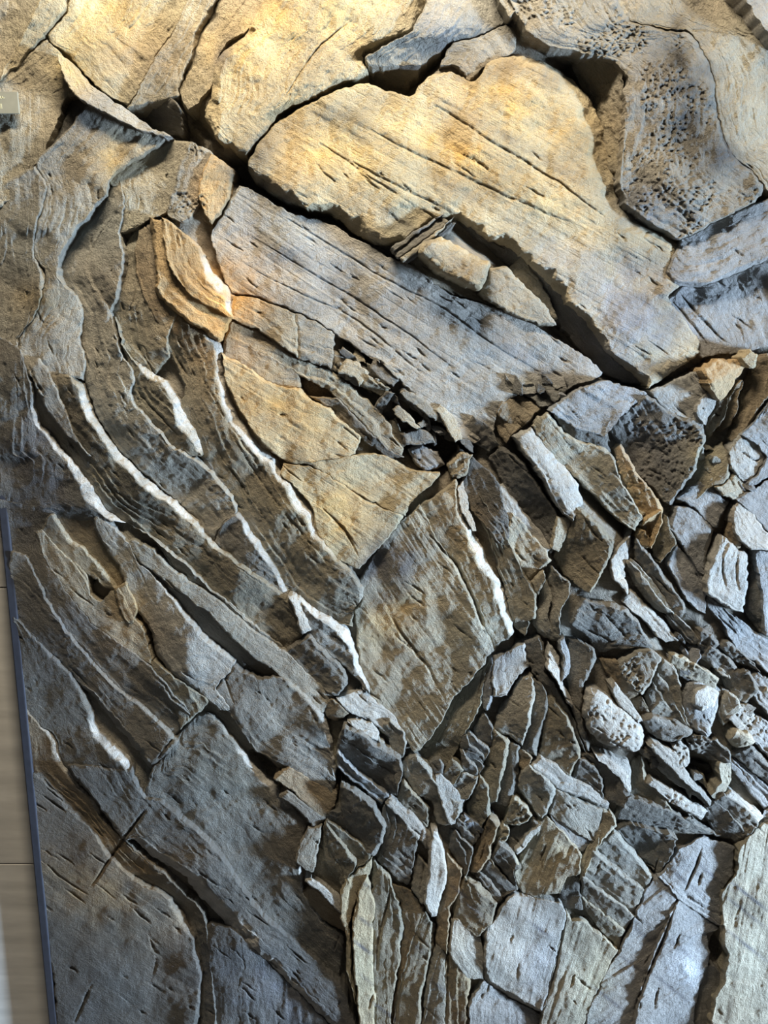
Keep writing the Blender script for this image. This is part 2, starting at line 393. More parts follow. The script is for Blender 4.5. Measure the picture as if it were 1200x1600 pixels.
fragment;tn;56,-0.15,0;873,808 868,840 866,855 872,862;893,815 889,825 883,845 874,862
block;br;46,.1,0;776,668 780,642 795,623 808,615;792,690 806,673 826,656 845,636;cut=5
block;dk;45,.1,0;815,610 843,589 870,586 896,590;845,633 866,631 881,613 901,602;cut=6
slab;tn;57,0.12,0;833,662 867,711 900,744 933,771 960,801 992,826;859,645 881,675 911,692 945,700 960,721 971,751 986,776 1003,806;bR=4,8
slab;bg;59,-0.04,0;863,638 880,652 908,668 945,680 950,660;904,610 945,594 980,606 1011,615 985,630
fragment;dg;56,0.30,0;866,646 886,672 912,690 950,702;864,641 884,656 912,672 946,682
slab;dg;52,0.29,0;954,667 966,690 986,720 1006,746 1030,766 1041,786;1012,618 1045,642 1080,657 1098,671 1100,689 1085,735 1062,766 1050,788;pit=1 bR=4,8
slab;lg;54,-0.04,0;1020,612 1046,640 1075,659 1098,670;1092,580 1109,600 1100,620 1088,640 1099,664
fragment;pl;57,-0.21,0;1089,634 1090,646 1101,662;1110,608 1123,621 1110,641 1103,662
slab;or;64,-0.40,0;1098,580 1112,605 1127,623;1120,562 1150,561 1165,568 1146,600 1130,621
fragment;oc;64,-0.10,0;1160,556 1166,566 1178,573;1172,545 1184,555 1181,571;r=4
fragment;br;49,0.10,0;1105,664 1108,682;1124,626 1140,619 1131,650
fragment;br;47,0.20,0;1122,668 1130,672;1148,604 1160,592 1149,650
slab;br;46,0.50,0;1183,562 1166,590 1156,640 1142,686;1198,556 1222,580 1198,622 1177,652 1166,672 1146,690;bR=3,6
slab;bg;53,-0.04,0;1174,664 1160,677 1186,692 1202,712 1222,722;1222,596 1222,650 1222,700
slab;ol;48,0.29,0;1056,786 1072,756 1092,722 1130,694;1080,786 1112,764 1140,748 1138,704;r=4 bR=3.5,9
slab;lg;52,-0.03,0;1140,704 1144,730 1156,746 1168,752;1157,678 1180,692 1197,713 1181,741 1173,751;bL=4,6 bR=3.5,9
fragment;tn;54,-0.20,0;1118,762 1132,772 1146,780;1148,742 1166,748 1182,760 1152,779;r=4
slab;or;50,0.14,0;960,702 976,741 991,776 1005,808 1004,840;970,696 1000,746 1025,776 1036,800 1034,826 1008,840;pit=1 bR=3.5,9
# lower right of the middle
slab;bg;51,-0.05,0;1060,777 1086,792 1101,806 1118,823;1091,752 1116,763 1140,782 1129,806 1120,822;bR=3.5,9
slab;bg;53,-0.06,0;1048,823 1066,846 1086,876 1099,897;1056,792 1081,794 1101,805 1115,826 1107,850 1101,895;bR=2,6,12,6:10
slab;bg;52,-0.08,0;1045,882 1061,906 1076,936 1096,956;1056,852 1081,874 1100,901 1103,930 1101,956
slab;dg;53,0.29,0;995,872 1016,896 1032,916 1056,958 1065,962;995,842 1019,869 1036,896 1056,926 1072,950;bR=4,8
slab;gr;51,0.34,0;974,880 998,918 1024,949 1052,962;990,874 1012,898 1028,918 1052,957;lam=3
fragment;pl;56,-0.28,0;954,870 955,890 962,906 980,929;986,831 984,850 983,870 974,886 981,926;r=4
block;or;51,0.34,0;994,836 1001,846 1016,856;1013,809 1035,799 1033,826 1019,855;lam=3
block;ol;48,0.20,0;1021,852 1023,866 1031,879;1043,810 1048,830 1055,850 1033,878;lam=2
slab;lg;49,-0.05,0;974,937 1001,961 1026,986 1042,1002;986,924 1011,946 1036,966 1060,1000;bR=4,6
block;lg;47,-0.03,0;1040,962 1058,985 1080,1008;1056,960 1078,978 1092,1004;lam=3
slab;dg;51,0.29,0;894,971 916,986 931,1006 940,1013 976,1011 1014,1010;916,936 950,941 980,951 998,971 1006,990 1016,1008;bR=5,12
slab;pl;60,-0.10,0;1128,840 1116,876 1104,906 1105,927 1130,941 1157,956;1136,842 1155,861 1169,864 1169,900 1165,940 1160,956;r=5 bR=3.5,9
block;pl;59,-0.08,0;1146,806 1151,831 1161,846 1181,859;1156,777 1176,801 1201,833 1222,852;lam=4
fragment;br;52,0.40,0;1133,834 1141,851 1157,857;1144,810 1152,832 1159,852;r=5
slab;dk;44,0.50,0;1173,864 1170,906 1165,956 1190,988;1181,866 1189,906 1193,950 1196,986
slab;bg;53,-0.05,0;1183,864 1193,925 1198,990 1222,1000;1222,858 1222,930 1222,990;bR=3.5,9
slab;bg;50,-0.06,0;1105,944 1126,967 1152,1012 1182,1032 1222,1064;1107,932 1151,966 1181,991 1222,1012
slab;bg;54,-0.05,0;1153,778 1180,802 1222,846;1182,762 1222,740 1222,780;bR=3.5,9
slab;bg;53,-0.05,0;1172,756 1186,744 1200,716 1222,726;1184,758 1222,736;bR=3.5,9
# fold core with the pebbles
fragment;gr;54,0.19,0;969,1037 981,1063 1001,1082;1015,1014 1033,1027 1021,1056 1006,1080;pit=1 bR=3.5,9
slab;gr;52,0.19,0;1009,1087 1017,1111 1046,1121 1080,1143;1036,1029 1058,1050 1063,1081 1069,1116 1081,1142;lam=3
fragment;br;44,0.40,0;940,1028 960,1067 986,1092;966,1034 979,1062 996,1084
fragment;br;43,0.30,0;987,1094 1003,1121;1003,1087 1014,1112
pebble;pl;57,-0.07,0;918,1077 913,1110 925,1141 946,1161 981,1172;940,1082 976,1109 1002,1131 1006,1160 996,1172;r=10 b=6 pit=1
layer;lg;56,-0.08,0;957,1074 971,1101 999,1128;961,1068 984,1096 1004,1126
pebble;bg;54,-0.02,0;1066,1086 1069,1111 1081,1136 1106,1151;1076,1065 1105,1062 1124,1079 1121,1106 1109,1149;r=8 b=3
pebble;pl;62,-0.07,0;1081,1086 1084,1100 1098,1108;1088,1074 1104,1070 1120,1082 1116,1102;r=8 b=4
fragment;tn;56,0.02,0;1047,1032 1076,1057 1116,1073;1052,1020 1086,1037 1122,1062;pit=1 bR=3.5,9
fragment;dg;54,0.24,0;1100,1026 1122,1044 1142,1058;1110,1010 1140,1028 1152,1048;pit=1 bR=3.5,9
fragment;dg;56,0.24,0;1092,1006 1104,1018 1116,1014;1098,984 1112,990 1124,1006;pit=1 bR=3.5,9
fragment;dk;53,0.34,0;1132,1062 1144,1086 1168,1094;1144,1044 1170,1050 1184,1074;pit=1 bR=3.5,9
fragment;dg;52,0.24,0;1128,1010 1150,1030 1176,1044;1140,1002 1166,1024 1186,1048;pit=1 bR=3.5,9
fragment;gr;52,0.24,0;1124,1110 1132,1130 1146,1120;1136,1084 1152,1088 1156,1102;bR=3.5,9
pebble;dg;54,0.10,0;1006,1126 1021,1146 1041,1156 1066,1156;1021,1116 1051,1123 1082,1143 1066,1155;r=6 b=4
slab;lg;51,-0.06,0;1009,1167 1031,1201 1071,1231 1106,1261;1021,1159 1056,1176 1081,1216 1111,1251;pit=1 lam=2
fragment;dg;54,0.29,0;1076,1152 1082,1168 1106,1180 1122,1192;1083,1145 1121,1156 1141,1176 1142,1190;pit=1 bR=3.5,9
fragment;tn;56,-0.20,0;1124,1194 1126,1222 1112,1242;1142,1192 1141,1216 1122,1250;pit=1
fragment;lg;53,-0.05,0;1056,1166 1064,1184 1074,1196;1068,1156 1078,1170 1080,1190;pit=1 bR=3.5,9
fragment;bk;26,0.24,0;1072,1200 1082,1222 1104,1240;1090,1188 1118,1198 1122,1224;bR=3.5,9
pebble;tn;57,0.02,0;1141,1152 1150,1166 1165,1168;1150,1139 1170,1146 1180,1160;r=7 b=4
layer;bg;51,-0.03,0;1140,1192 1170,1231 1196,1263;1149,1187 1186,1216 1222,1254;lam=3
layer;dg;52,0.24,0;1147,1178 1191,1212 1222,1238;1176,1167 1196,1187 1222,1204;bR=4,8
slab;bg;51,-0.03,0;1140,1120 1160,1140 1222,1200;1160,1100 1190,1120 1222,1140;pit=1 bR=3.5,9
slab;bg;51,-0.03,0;1160,1060 1190,1100 1222,1130;1186,1050 1205,1060 1222,1072;bR=3.5,9
fragment;pl;54,-0.21,0;931,1181 951,1200 971,1216 984,1236;946,1178 980,1190 986,1210 987,1235
slab;ol;47,0.25,0;987,1192 988,1236 1030,1268;1003,1176 1011,1220 1035,1242 1050,1266;bR=3,8
fragment;lg;53,-0.05,0;1013,1222 1051,1252 1098,1278;1021,1215 1061,1240 1106,1266;pit=1 bR=3.5,9
slab;dk;49,0.25,0;891,1000 889,1060 896,1106 906,1141 918,1172;930,1014 932,1026 913,1066 906,1106 913,1131 921,1171;bR=4,10
fragment;pl;56,-0.28,0;853,1046 871,1066 885,1096 893,1103;856,1006 873,1031 873,1056 886,1081 895,1101;r=4
fragment;bg;56,-0.08,0;873,1005 881,1031 880,1062;880,996 889,1026 888,1052
slab;dk;47,0.34,0;823,1002 836,1051 861,1091 886,1116 908,1166;845,996 851,1030 851,1050 884,1101 898,1127 915,1175;bR=3.5,9
slab;ol;50,0.32,0;858,1094 855,1130 850,1165 847,1178 890,1210;863,1088 885,1117 900,1156 908,1181 893,1209;bR=3.5,9
slab;dk;49,0.30,0;834,1062 834,1106 827,1141 819,1166 838,1180;846,1072 855,1096 855,1121 843,1156 839,1179;bR=5,12
slab;gr;52,0.32,0;816,1057 796,1091 784,1111 776,1136 796,1150 817,1164;832,1057 833,1091 828,1131 818,1163;r=5 bR=3.5,9
slab;lg;54,-0.02,0;772,1029 770,1061 776,1086 790,1086;791,1019 820,1005 828,1041 810,1056 792,1085;r=4 bR=3.5,9
fragment;bg;51,0.22,0;764,1034 755,1072 755,1101 760,1110;770,1028 768,1061 771,1086 765,1108;bR=3.5,9
slab;ol;42,0.20,0;700,1098 676,1141 656,1172 676,1191 690,1196;766,1032 754,1076 746,1116 722,1151 708,1181 692,1195
block;dg;50,0.34,0;723,1150 721,1172 754,1190;733,1145 762,1169 757,1185;lam=2
block;dg;51,0.24,0;718,1177 726,1201 745,1212;723,1174 757,1194 748,1211;lam=2
fragment;dk;48,0.20,0;743,1135 746,1156 765,1165;758,1120 771,1136 767,1160
slab;ol;51,0.29,0;774,1143 763,1171 753,1206 759,1226 763,1252;778,1142 795,1161 790,1191 783,1221 777,1251;bR=3,6
slab;dk;49,0.20,0;797,1163 791,1191 785,1226 781,1256;815,1168 810,1191 812,1216 805,1241 800,1260;bR=7,12
fragment;br;48,0.34,0;814,1172 813,1196 819,1207;825,1174 835,1183 821,1206;bR=3.5,9
slab;gr;54,0.24,0;819,1207 813,1229 831,1256 847,1279;829,1196 850,1214 869,1233 857,1268 849,1278;bR=4,8
layer;lg;51,-0.06,0;832,1197 871,1230 911,1243 946,1264;846,1183 891,1214 921,1232 950,1256;bL=5,6
slab;dk;49,0.34,0;896,1213 917,1230 943,1246;906,1183 926,1197 940,1216 943,1243;bR=3,6
slab;dg;49,0.34,0;912,1180 930,1196 946,1216 948,1250;920,1176 960,1206 986,1238 982,1262;bR=3.5,9
# lower right beds
slab;gr;53,0.02,0;860,1268 886,1286 921,1309 928,1313;871,1235 906,1252 940,1265 935,1296 928,1312;uv=60
slab;bg;51,-0.06,0;860,1273 891,1313 912,1330;862,1269 896,1292 924,1315 914,1329
slab;tn;53,0.12,0;843,1283 816,1336 805,1365 813,1390 830,1400;855,1278 886,1307 910,1337 907,1361 886,1370 876,1396;uv=-68 bL=5,8
fragment;dk;48,0.20,0;881,1368 877,1400 879,1416;904,1368 904,1396 907,1420
slab;tn;54,0.04,0;938,1264 926,1311 913,1346 907,1376;961,1276 964,1291 936,1321 916,1364;bR=3.5,9
slab;gr;52,0.26,0;929,1325 966,1357 1007,1390;963,1299 990,1332 1017,1366;bR=4,6
slab;gr;53,0.26,0;911,1365 951,1397 990,1427;928,1328 966,1360 1006,1392;bR=4,6
slab;gr;52,0.26,0;908,1398 941,1422 977,1450;911,1368 951,1400 989,1430;bR=4,6
slab;ol;50,0.05,0;909,1416 931,1442 967,1481;908,1402 941,1425 976,1453;bR=4,6
slab;dk;50,0.20,0;968,1296 1001,1336 1025,1361;987,1287 1011,1294 1059,1312 1047,1341 1029,1361
slab;dk;50,0.39,0;962,1276 1001,1286 1061,1296 1124,1305;986,1243 1031,1258 1081,1281 1127,1304;bR=3.5,9
block;dg;57,0.24,0;1098,1264 1121,1301 1150,1315;1131,1240 1166,1263 1183,1286 1173,1304;pit=1 lam=2
fragment;pl;57,-0.14,0;1136,1240 1160,1262 1182,1284;1142,1236 1166,1254 1190,1276
slab;bg;53,-0.02,0;1030,1368 1061,1400 1096,1425 1127,1447;1063,1327 1098,1307 1149,1324 1146,1363 1127,1391 1127,1444;bR=3.5,9
slab;bg;52,0.00,0;1019,1376 992,1429 972,1486 946,1522 927,1571 906,1625;1028,1373 1058,1403 1034,1451 1014,1501 1001,1541 984,1625;bL=4,8 uv=-35
slab;bg;54,-0.08,0;1062,1406 1040,1453 1020,1501 1006,1546 990,1625;1064,1405 1096,1431 1125,1453 1105,1456 1107,1491 1097,1531 1085,1581 1080,1625;uv=-35
fragment;br;44,0.00,0;1080,1500 1078,1550;1096,1496 1090,1548
slab;dg;46,0.10,0;1101,1510 1099,1541 1089,1581 1084,1625;1113,1510 1125,1522 1121,1561 1108,1601 1105,1625
slab;tn;60,-0.03,0;1155,1328 1151,1361 1131,1391 1127,1441 1134,1491 1127,1531 1112,1591 1109,1625;1190,1287 1222,1280 1222,1400 1222,1625;bL=6,12 uv=-80
slab;bg;54,-0.03,0;1155,1324 1186,1288 1222,1276;1184,1290 1196,1262 1222,1256;bR=3.5,9
slab;lg;54,0.00,0;798,1400 776,1431 757,1451 758,1500 759,1530 800,1557 846,1581;830,1402 874,1414 883,1426 878,1446 866,1501 849,1578;uv=-75 bL=6,12
slab;bg;48,-0.10,0;758,1535 737,1571 739,1625;800,1562 845,1586 841,1625
slab;tn;52,0.00,0;887,1432 873,1496 853,1581 843,1625;896,1442 908,1441 936,1462 964,1486 945,1521 921,1576 902,1625;uv=-70
# bottom centre
slab;dg;56,0.34,0;531,1262 536,1291 556,1321 578,1335;534,1223 561,1237 587,1260 602,1291 599,1315 585,1336;bR=5,10 r=5
slab;dk;48,0.25,0;600,1262 606,1301 592,1341 616,1361 635,1380;606,1254 626,1278 652,1310 650,1331 638,1378
layer;lg;54,-0.06,0;605,1254 633,1282 656,1310 673,1325;611,1247 641,1274 663,1297 678,1319
slab;gr;51,0.24,0;651,1343 645,1386 660,1409;656,1338 669,1354 663,1408;bR=3.5,9
slab;pl;58,-0.14,0;678,1303 676,1326 671,1361 665,1406 676,1430;685,1302 693,1326 696,1361 690,1396 682,1429;r=5
slab;oc;54,-0.05,0;543,1374 536,1401 533,1431 541,1455 544,1520 552,1560;582,1339 576,1366 558,1393 550,1426 544,1450 548,1520 556,1570
slab;oc;56,-0.08,0;574,1373 561,1401 553,1461 556,1511 562,1561 566,1625;578,1388 583,1411 580,1441 582,1501 584,1561 582,1625
slab;ol;48,0.08,0;586,1348 584,1401 586,1501 586,1625;613,1375 621,1406 629,1441 624,1491 616,1541 611,1625;bR=4,8
slab;br;44,0.10,0;618,1381 629,1411 634,1446 628,1496 617,1560 614,1625;636,1388 661,1417 649,1461 634,1501 626,1530 616,1590
slab;ol;48,0.05,0;663,1424 643,1483 630,1526 616,1625;672,1432 680,1442 676,1481 667,1521 659,1571 654,1625;bR=4,10
slab;br;51,0.32,0;697,1347 697,1386 687,1426 684,1471;699,1333 722,1357 721,1396 706,1416 701,1451 698,1490;bR=3.5,9
slab;gr;48,0.05,0;683,1476 673,1521 668,1571 661,1625;685,1475 697,1494 696,1541 694,1625
slab;ol;54,0.02,0;712,1412 710,1432 731,1452 750,1464;729,1373 746,1380 779,1411 770,1441 753,1462;bR=5,10
slab;lg;52,-0.05,0;708,1438 703,1485 734,1529;713,1436 750,1467 756,1501 754,1529
slab;br;50,0.05,0;702,1492 699,1541 698,1625;704,1491 737,1533 731,1571 734,1625;bR=4,8
block;dg;50,0.24,0;748,1370 766,1392 781,1410;764,1344 786,1367 807,1388 795,1397;lam=3
block;dk;51,0.34,0;769,1337 791,1361 806,1385;781,1320 801,1332 807,1346 803,1365;lam=2
slab;br;50,0.34,0;743,1317 737,1341 741,1360 750,1362;768,1275 780,1287 772,1316 765,1341 753,1360;bR=4,8
fragment;tn;54,0.12,0;794,1260 789,1286 810,1290;804,1245 821,1260 832,1275 815,1289;r=4 pit=1 bR=3.5,9
fragment;dk;47,0.30,0;798,1297 797,1321 805,1329;834,1282 841,1286 809,1327
fragment;tn;52,0.12,0;780,1300 774,1316 786,1318;790,1292 798,1296 792,1312;pit=1 bR=3.5,9
layer;lg;54,-0.08,0;806,1330 824,1308 840,1288;810,1334 830,1310 845,1288
slab;lg;52,-0.05,0;683,1212 691,1251 706,1290;689,1210 711,1232 727,1252 713,1286;bR=4,8
fragment;gr;53,0.24,0;709,1227 721,1246 727,1250;726,1207 750,1214 741,1236 729,1249;bR=3.5,9
slab;ol;51,0.34,0;731,1257 736,1276 748,1299;753,1216 762,1227 766,1271 753,1291;bR=4,8
block;dg;50,0.29,0;706,1294 721,1311 738,1320;723,1275 740,1292 748,1306 741,1318;lam=3
slab;dk;48,0.39,0;704,1302 706,1326 723,1356 726,1370;711,1301 738,1324 735,1346 731,1367;lam=2
block;dg;53,0.26,0;528,1172 560,1206 590,1226 618,1243;536,1138 566,1148 600,1172 626,1187 627,1211 620,1241;lam=4
block;bg;49,-0.02,0;528,1197 561,1226 581,1241 597,1254;529,1175 561,1209 590,1229 606,1243;lam=2
fragment;br;47,0.34,0;505,1100 516,1122 530,1122;521,1092 536,1100 547,1112;bR=3.5,9
fragment;ol;34,0.40,0;509,1127 520,1160 526,1200;540,1124 531,1141 529,1171 528,1196
fragment;pl;54,-0.21,0;546,1125 558,1141 590,1155;556,1122 581,1130 592,1146
fragment;gr;51,0.14,0;596,1137 611,1151 616,1172 628,1183;611,1128 630,1142 634,1161 633,1180;pit=1 bR=3.5,9
fragment;ol;46,0.20,0;621,1247 641,1269 665,1291;633,1221 656,1245 671,1264 668,1289;bR=4,8
slab;gr;49,0.22,0;631,1192 636,1213 656,1239 679,1251 686,1286 704,1290;653,1179 673,1197 691,1226 713,1247 724,1254 723,1269 711,1286;bR=6,10
fragment;dg;50,0.24,0;676,1192 681,1206 690,1208;688,1187 694,1196 693,1206;bR=3.5,9
fragment;ol;51,0.24,0;694,1207 701,1221 708,1228;706,1187 718,1197 724,1204 711,1226;bR=4,6
block;ol;49,0.29,0;503,1292 496,1331 490,1361 516,1385 540,1412;511,1281 546,1307 581,1336 560,1353 545,1375;lam=4
slab;gr;52,0.10,0;485,1293 465,1345 485,1361;502,1290 497,1326 488,1360
layer;lg;52,-0.05,0;480,1378 511,1401 540,1432;488,1372 516,1390 545,1420;bR=3.5,9
fragment;br;38,0.10,0;474,1392 474,1416 496,1431 514,1439 538,1455;486,1387 506,1402 534,1432 540,1453
layer;dg;50,-0.05,0;440,1244 466,1262 492,1290;448,1238 476,1254 506,1276
fragment;dk;47,0.34,0;506,1278 530,1292 560,1320;520,1264 532,1266 540,1300;bR=3.5,9
'''

# open joints and hairline cracks: half width, depth; polyline
CRACKS = '''
2.4,10;667,833 710,880 737,933 753,977 773,1013
1.6,5;603,947 633,997 667,1040 697,1097
1.3,3;555,30 500,70 460,130 442,155
2,7;237,1253 187,1320 140,1387
1.4,4;327,1097 280,1143 237,1197
1.5,4;555,190 620,225 700,262 800,310 900,352
1.4,4;530,240 600,280 680,318 740,352
1.6,5;660,150 720,190 800,240 880,290 960,352
1.3,3;480,210 540,250 600,290 660,330
1.4,4;430,330 520,385 600,435 690,480 780,545 860,590
1.3,4;380,360 460,410 560,470 650,530 740,600
1.3,3;360,400 450,450 540,490 620,550 700,620
1.5,5;1050,470 1080,505 1110,545
1.5,5;1060,455 1090,490 1125,530 1145,540
1.4,4;1097,578 1108,596 1120,618
1.5,5;645,1375 655,1320 662,1290
1.5,6;697,1600 700,1500 705,1440 715,1400
1.8,7;1097,1320 1085,1360 1068,1395
2.2,9;1057,1410 1035,1470 1010,1530 985,1600
1.6,6;884,1430 875,1480 862,1540 845,1585
1.3,3;1020,1490 1004,1510
1.5,5;1030,1540 1022,1580
1.5,5;1097,1360 1090,1385
1.4,5;613,1375 603,1420 593,1460 588,1520
1.5,5;668,1300 664,1350 655,1400
1.5,4;1060,1390 1100,1420
1.3,3;1040,440 1100,452
1.3,4;895,972 930,990 965,1005
1.3,4;930,950 960,975 985,1005
1.3,4;905,800 925,830 945,850
1.3,4;900,860 925,885 940,900
1.4,4;800,850 815,872 825,880
1.3,4;1120,960 1150,990
1.3,3;350,1050 365,1100
1.3,3;300,1350 320,1370 355,1390
1.3,3;230,1450 245,1500 235,1540
1.4,4;145,1535 130,1570 115,1600
1.3,3;60,1340 100,1375 140,1400
1.4,4;205,600 240,640 280,680
1.4,4;205,520 250,600 290,660
1.2,3;330,690 380,760 430,830
1.2,3;350,660 400,740 460,820 530,900
1.2,3;300,560 350,650 420,750
1.4,5;560,870 540,830 500,790
1.3,4;1150,700 1180,720 1195,712
1.3,4;1140,740 1148,765
1.5,5;1133,860 1128,890 1135,920
1.6,4;1153,862 1150,890 1154,925
1.3,3;500,1140 480,1100
1.3,3;430,1110 410,1080
'''

# pigment washes brushed over the cast, plus thin dark diagonal bands: centre, radii, angle, colour, strength
TINTS = '''
500,235,120,60,28,214,178,108,.45
700,230,110,45,25,220,178,100,.5
820,170,90,40,25,214,176,104,.6
460,40,170,60,-25,226,188,112,.4
165,40,60,50,0,226,186,104,.5
110,110,30,40,-30,226,190,110,.4
220,95,60,40,30,150,140,124,.5
690,45,60,30,0,150,148,146,.5
540,175,80,22,-15,120,112,98,.5
420,215,40,20,-40,100,96,92,.45
1040,130,60,90,5,112,108,102,.55
1000,330,60,40,20,118,118,122,.4
900,60,60,40,20,168,160,146,.4
940,440,120,50,35,176,174,172,.5
980,530,60,70,30,150,152,160,.5
880,330,80,30,28,228,200,144,.5
620,470,200,60,33,160,156,150,.3
450,400,120,30,33,130,128,126,.3
350,470,60,70,20,222,164,86,.6
440,640,80,50,28,214,170,96,.5
520,800,70,50,30,200,160,86,.5
610,960,40,60,30,190,160,104,.5
600,880,50,40,-45,84,82,86,.65
700,800,40,40,0,150,122,78,.4
180,250,50,40,-20,178,152,100,.5
50,80,40,60,0,196,178,140,.3
60,470,40,30,0,170,146,100,.4
110,880,60,60,0,176,160,126,.4
200,940,30,60,-15,176,146,94,.5
150,1380,90,60,30,168,142,102,.55
270,1440,40,60,0,160,140,112,.4
430,1560,120,50,30,96,98,106,.5
120,1560,60,60,0,112,112,112,.4
60,760,60,120,0,84,84,90,.6
90,980,90,70,40,96,98,104,.4
1070,1510,26,26,0,204,208,214,.6
840,1520,40,80,0,158,160,164,.4
930,1540,30,60,20,176,164,132,.4
1180,1400,40,90,0,178,168,144,.3
860,1340,40,40,0,160,142,104,.4
1010,700,60,50,35,84,86,92,.5
1100,720,30,40,0,150,136,104,.4
1150,1120,40,40,0,170,160,140,.3
720,1500,30,60,0,150,128,86,.3
740,860,25,60,-20,176,150,106,.4
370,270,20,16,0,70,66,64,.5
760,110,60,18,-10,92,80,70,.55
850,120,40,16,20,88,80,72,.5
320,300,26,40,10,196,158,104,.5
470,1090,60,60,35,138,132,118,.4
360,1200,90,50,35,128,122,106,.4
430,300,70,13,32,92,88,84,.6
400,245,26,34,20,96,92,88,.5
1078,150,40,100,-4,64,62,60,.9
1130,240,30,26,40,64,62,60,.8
1000,470,70,60,38,116,116,122,.5
1030,320,60,26,20,104,104,110,.5
930,250,40,60,0,140,124,84,.4
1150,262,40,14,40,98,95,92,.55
350,85,12,34,25,88,86,92,.6
125,185,26,34,-30,78,76,76,.6
240,172,40,26,20,74,72,72,.6
690,80,60,26,-20,110,106,102,.5
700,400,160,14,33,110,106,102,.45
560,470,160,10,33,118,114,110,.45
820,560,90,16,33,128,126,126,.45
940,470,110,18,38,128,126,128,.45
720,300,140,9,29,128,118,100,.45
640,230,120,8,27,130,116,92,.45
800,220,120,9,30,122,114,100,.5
620,900,60,26,-48,74,73,78,.6
770,1040,60,30,-40,92,90,90,.5
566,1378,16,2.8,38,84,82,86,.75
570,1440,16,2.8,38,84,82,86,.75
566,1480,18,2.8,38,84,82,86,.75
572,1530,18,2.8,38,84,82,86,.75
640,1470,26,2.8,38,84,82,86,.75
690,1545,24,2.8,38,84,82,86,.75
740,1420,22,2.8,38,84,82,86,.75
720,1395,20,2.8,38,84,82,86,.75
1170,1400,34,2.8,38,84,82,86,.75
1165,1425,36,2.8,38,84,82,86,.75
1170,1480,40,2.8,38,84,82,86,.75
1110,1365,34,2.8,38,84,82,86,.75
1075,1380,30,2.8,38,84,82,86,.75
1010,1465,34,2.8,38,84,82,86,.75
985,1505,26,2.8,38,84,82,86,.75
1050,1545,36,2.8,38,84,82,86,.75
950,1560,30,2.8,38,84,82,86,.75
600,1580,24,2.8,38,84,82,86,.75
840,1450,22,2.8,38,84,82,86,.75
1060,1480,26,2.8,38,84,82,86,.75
'''

# places where the joints between the beds gape: half width, depth; line
CREVICES = '''
10,26;125,112 165,150 198,172
10,26;205,170 240,195
12,30;285,200 330,240 375,265
14,34;376,266 400,290 450,322 490,332
14,36;490,332 540,362 592,388 620,395
10,30;385,248 440,182 520,140 572,120
12,34;640,150 660,110 695,68
9,26;300,175 320,200 345,225
10,30;560,120 600,128
10,26;690,432 740,462 800,500 850,530
12,30;870,500 945,575 1005,604
10,28;545,535 575,555
12,30;655,650 690,690 730,705
14,34;690,690 700,720 640,690
28,34;915,100 945,140 950,200 952,255
20,30;945,290 955,312
16,26;1062,372 1120,350 1180,318
9,24;248,452 262,482 300,508
7,20;205,620 240,662 290,706
8,22;320,720 380,800
8,24;217,970 247,1027 300,1073
8,22;325,948 367,987
8,24;395,1185 430,1212
8,24;505,1125 525,1180 528,1240
8,24;548,1128 580,1130
9,26;560,1400 548,1450 548,1520 556,1580
9,24;700,1100 660,1165
8,24;805,690 830,730 860,780
10,26;900,750 950,800 985,830
8,24;1080,890 1065,905 1078,935
9,26;1115,1480 1118,1460
9,24;1090,1205 1105,1225
8,22;1000,955 1040,1000
9,26;810,990 850,1080 895,1120
7,20;660,1420 640,1480 625,1530
7,20;703,1440 698,1510
8,22;985,1095 1000,1115
'''
# ------------------------------------------------------------------ structure: wall of stone blocks, floor
from mathutils import Matrix
WALL_Y = 0.005
Z_LO, Z_HI = 0.30, 3.62


def box_mesh(name, lo, hi, mat, parent=None, bevel=0.0, origin=None):
    x0, y0, z0 = lo
    x1, y1, z1 = hi
    c = min(bevel, 0.49 * min(x1 - x0, y1 - y0, z1 - z0))
    import bmesh
    bm = bmesh.new()
    vs_ = [bm.verts.new(p) for p in ((x0, y0, z0), (x1, y0, z0), (x1, y1, z0), (x0, y1, z0), (x0, y0, z1), (x1, y0, z1), (x1, y1, z1), (x0, y1, z1))]
    for f in ((0, 3, 2, 1), (4, 5, 6, 7), (0, 1, 5, 4), (1, 2, 6, 5), (2, 3, 7, 6), (3, 0, 4, 7)):
        bm.faces.new([vs_[i] for i in f])
    if c > 0:
        bmesh.ops.bevel(bm, geom=bm.edges[:], offset=c, segments=2, profile=0.6, affect='EDGES')
    me = bpy.data.meshes.new(name)
    bm.to_mesh(me)
    bm.free()
    me.materials.append(mat)
    o = bpy.data.objects.new(name, me)
    col.objects.link(o)
    if parent is not None:
        o.parent = parent
        o.matrix_parent_inverse = Matrix.Translation(-parent.location)
    return o


wall = box_mesh('wall_back', (-3.2, WALL_Y + 0.012, 0.0), (3.2, WALL_Y + 0.25, 4.6), MORTAR)
wall['kind'] = 'structure'
floor = box_mesh('floor', (-3.2, -4.0, -0.06), (3.2, WALL_Y + 0.25, 0.0), FLOOR)
floor['kind'] = 'structure'

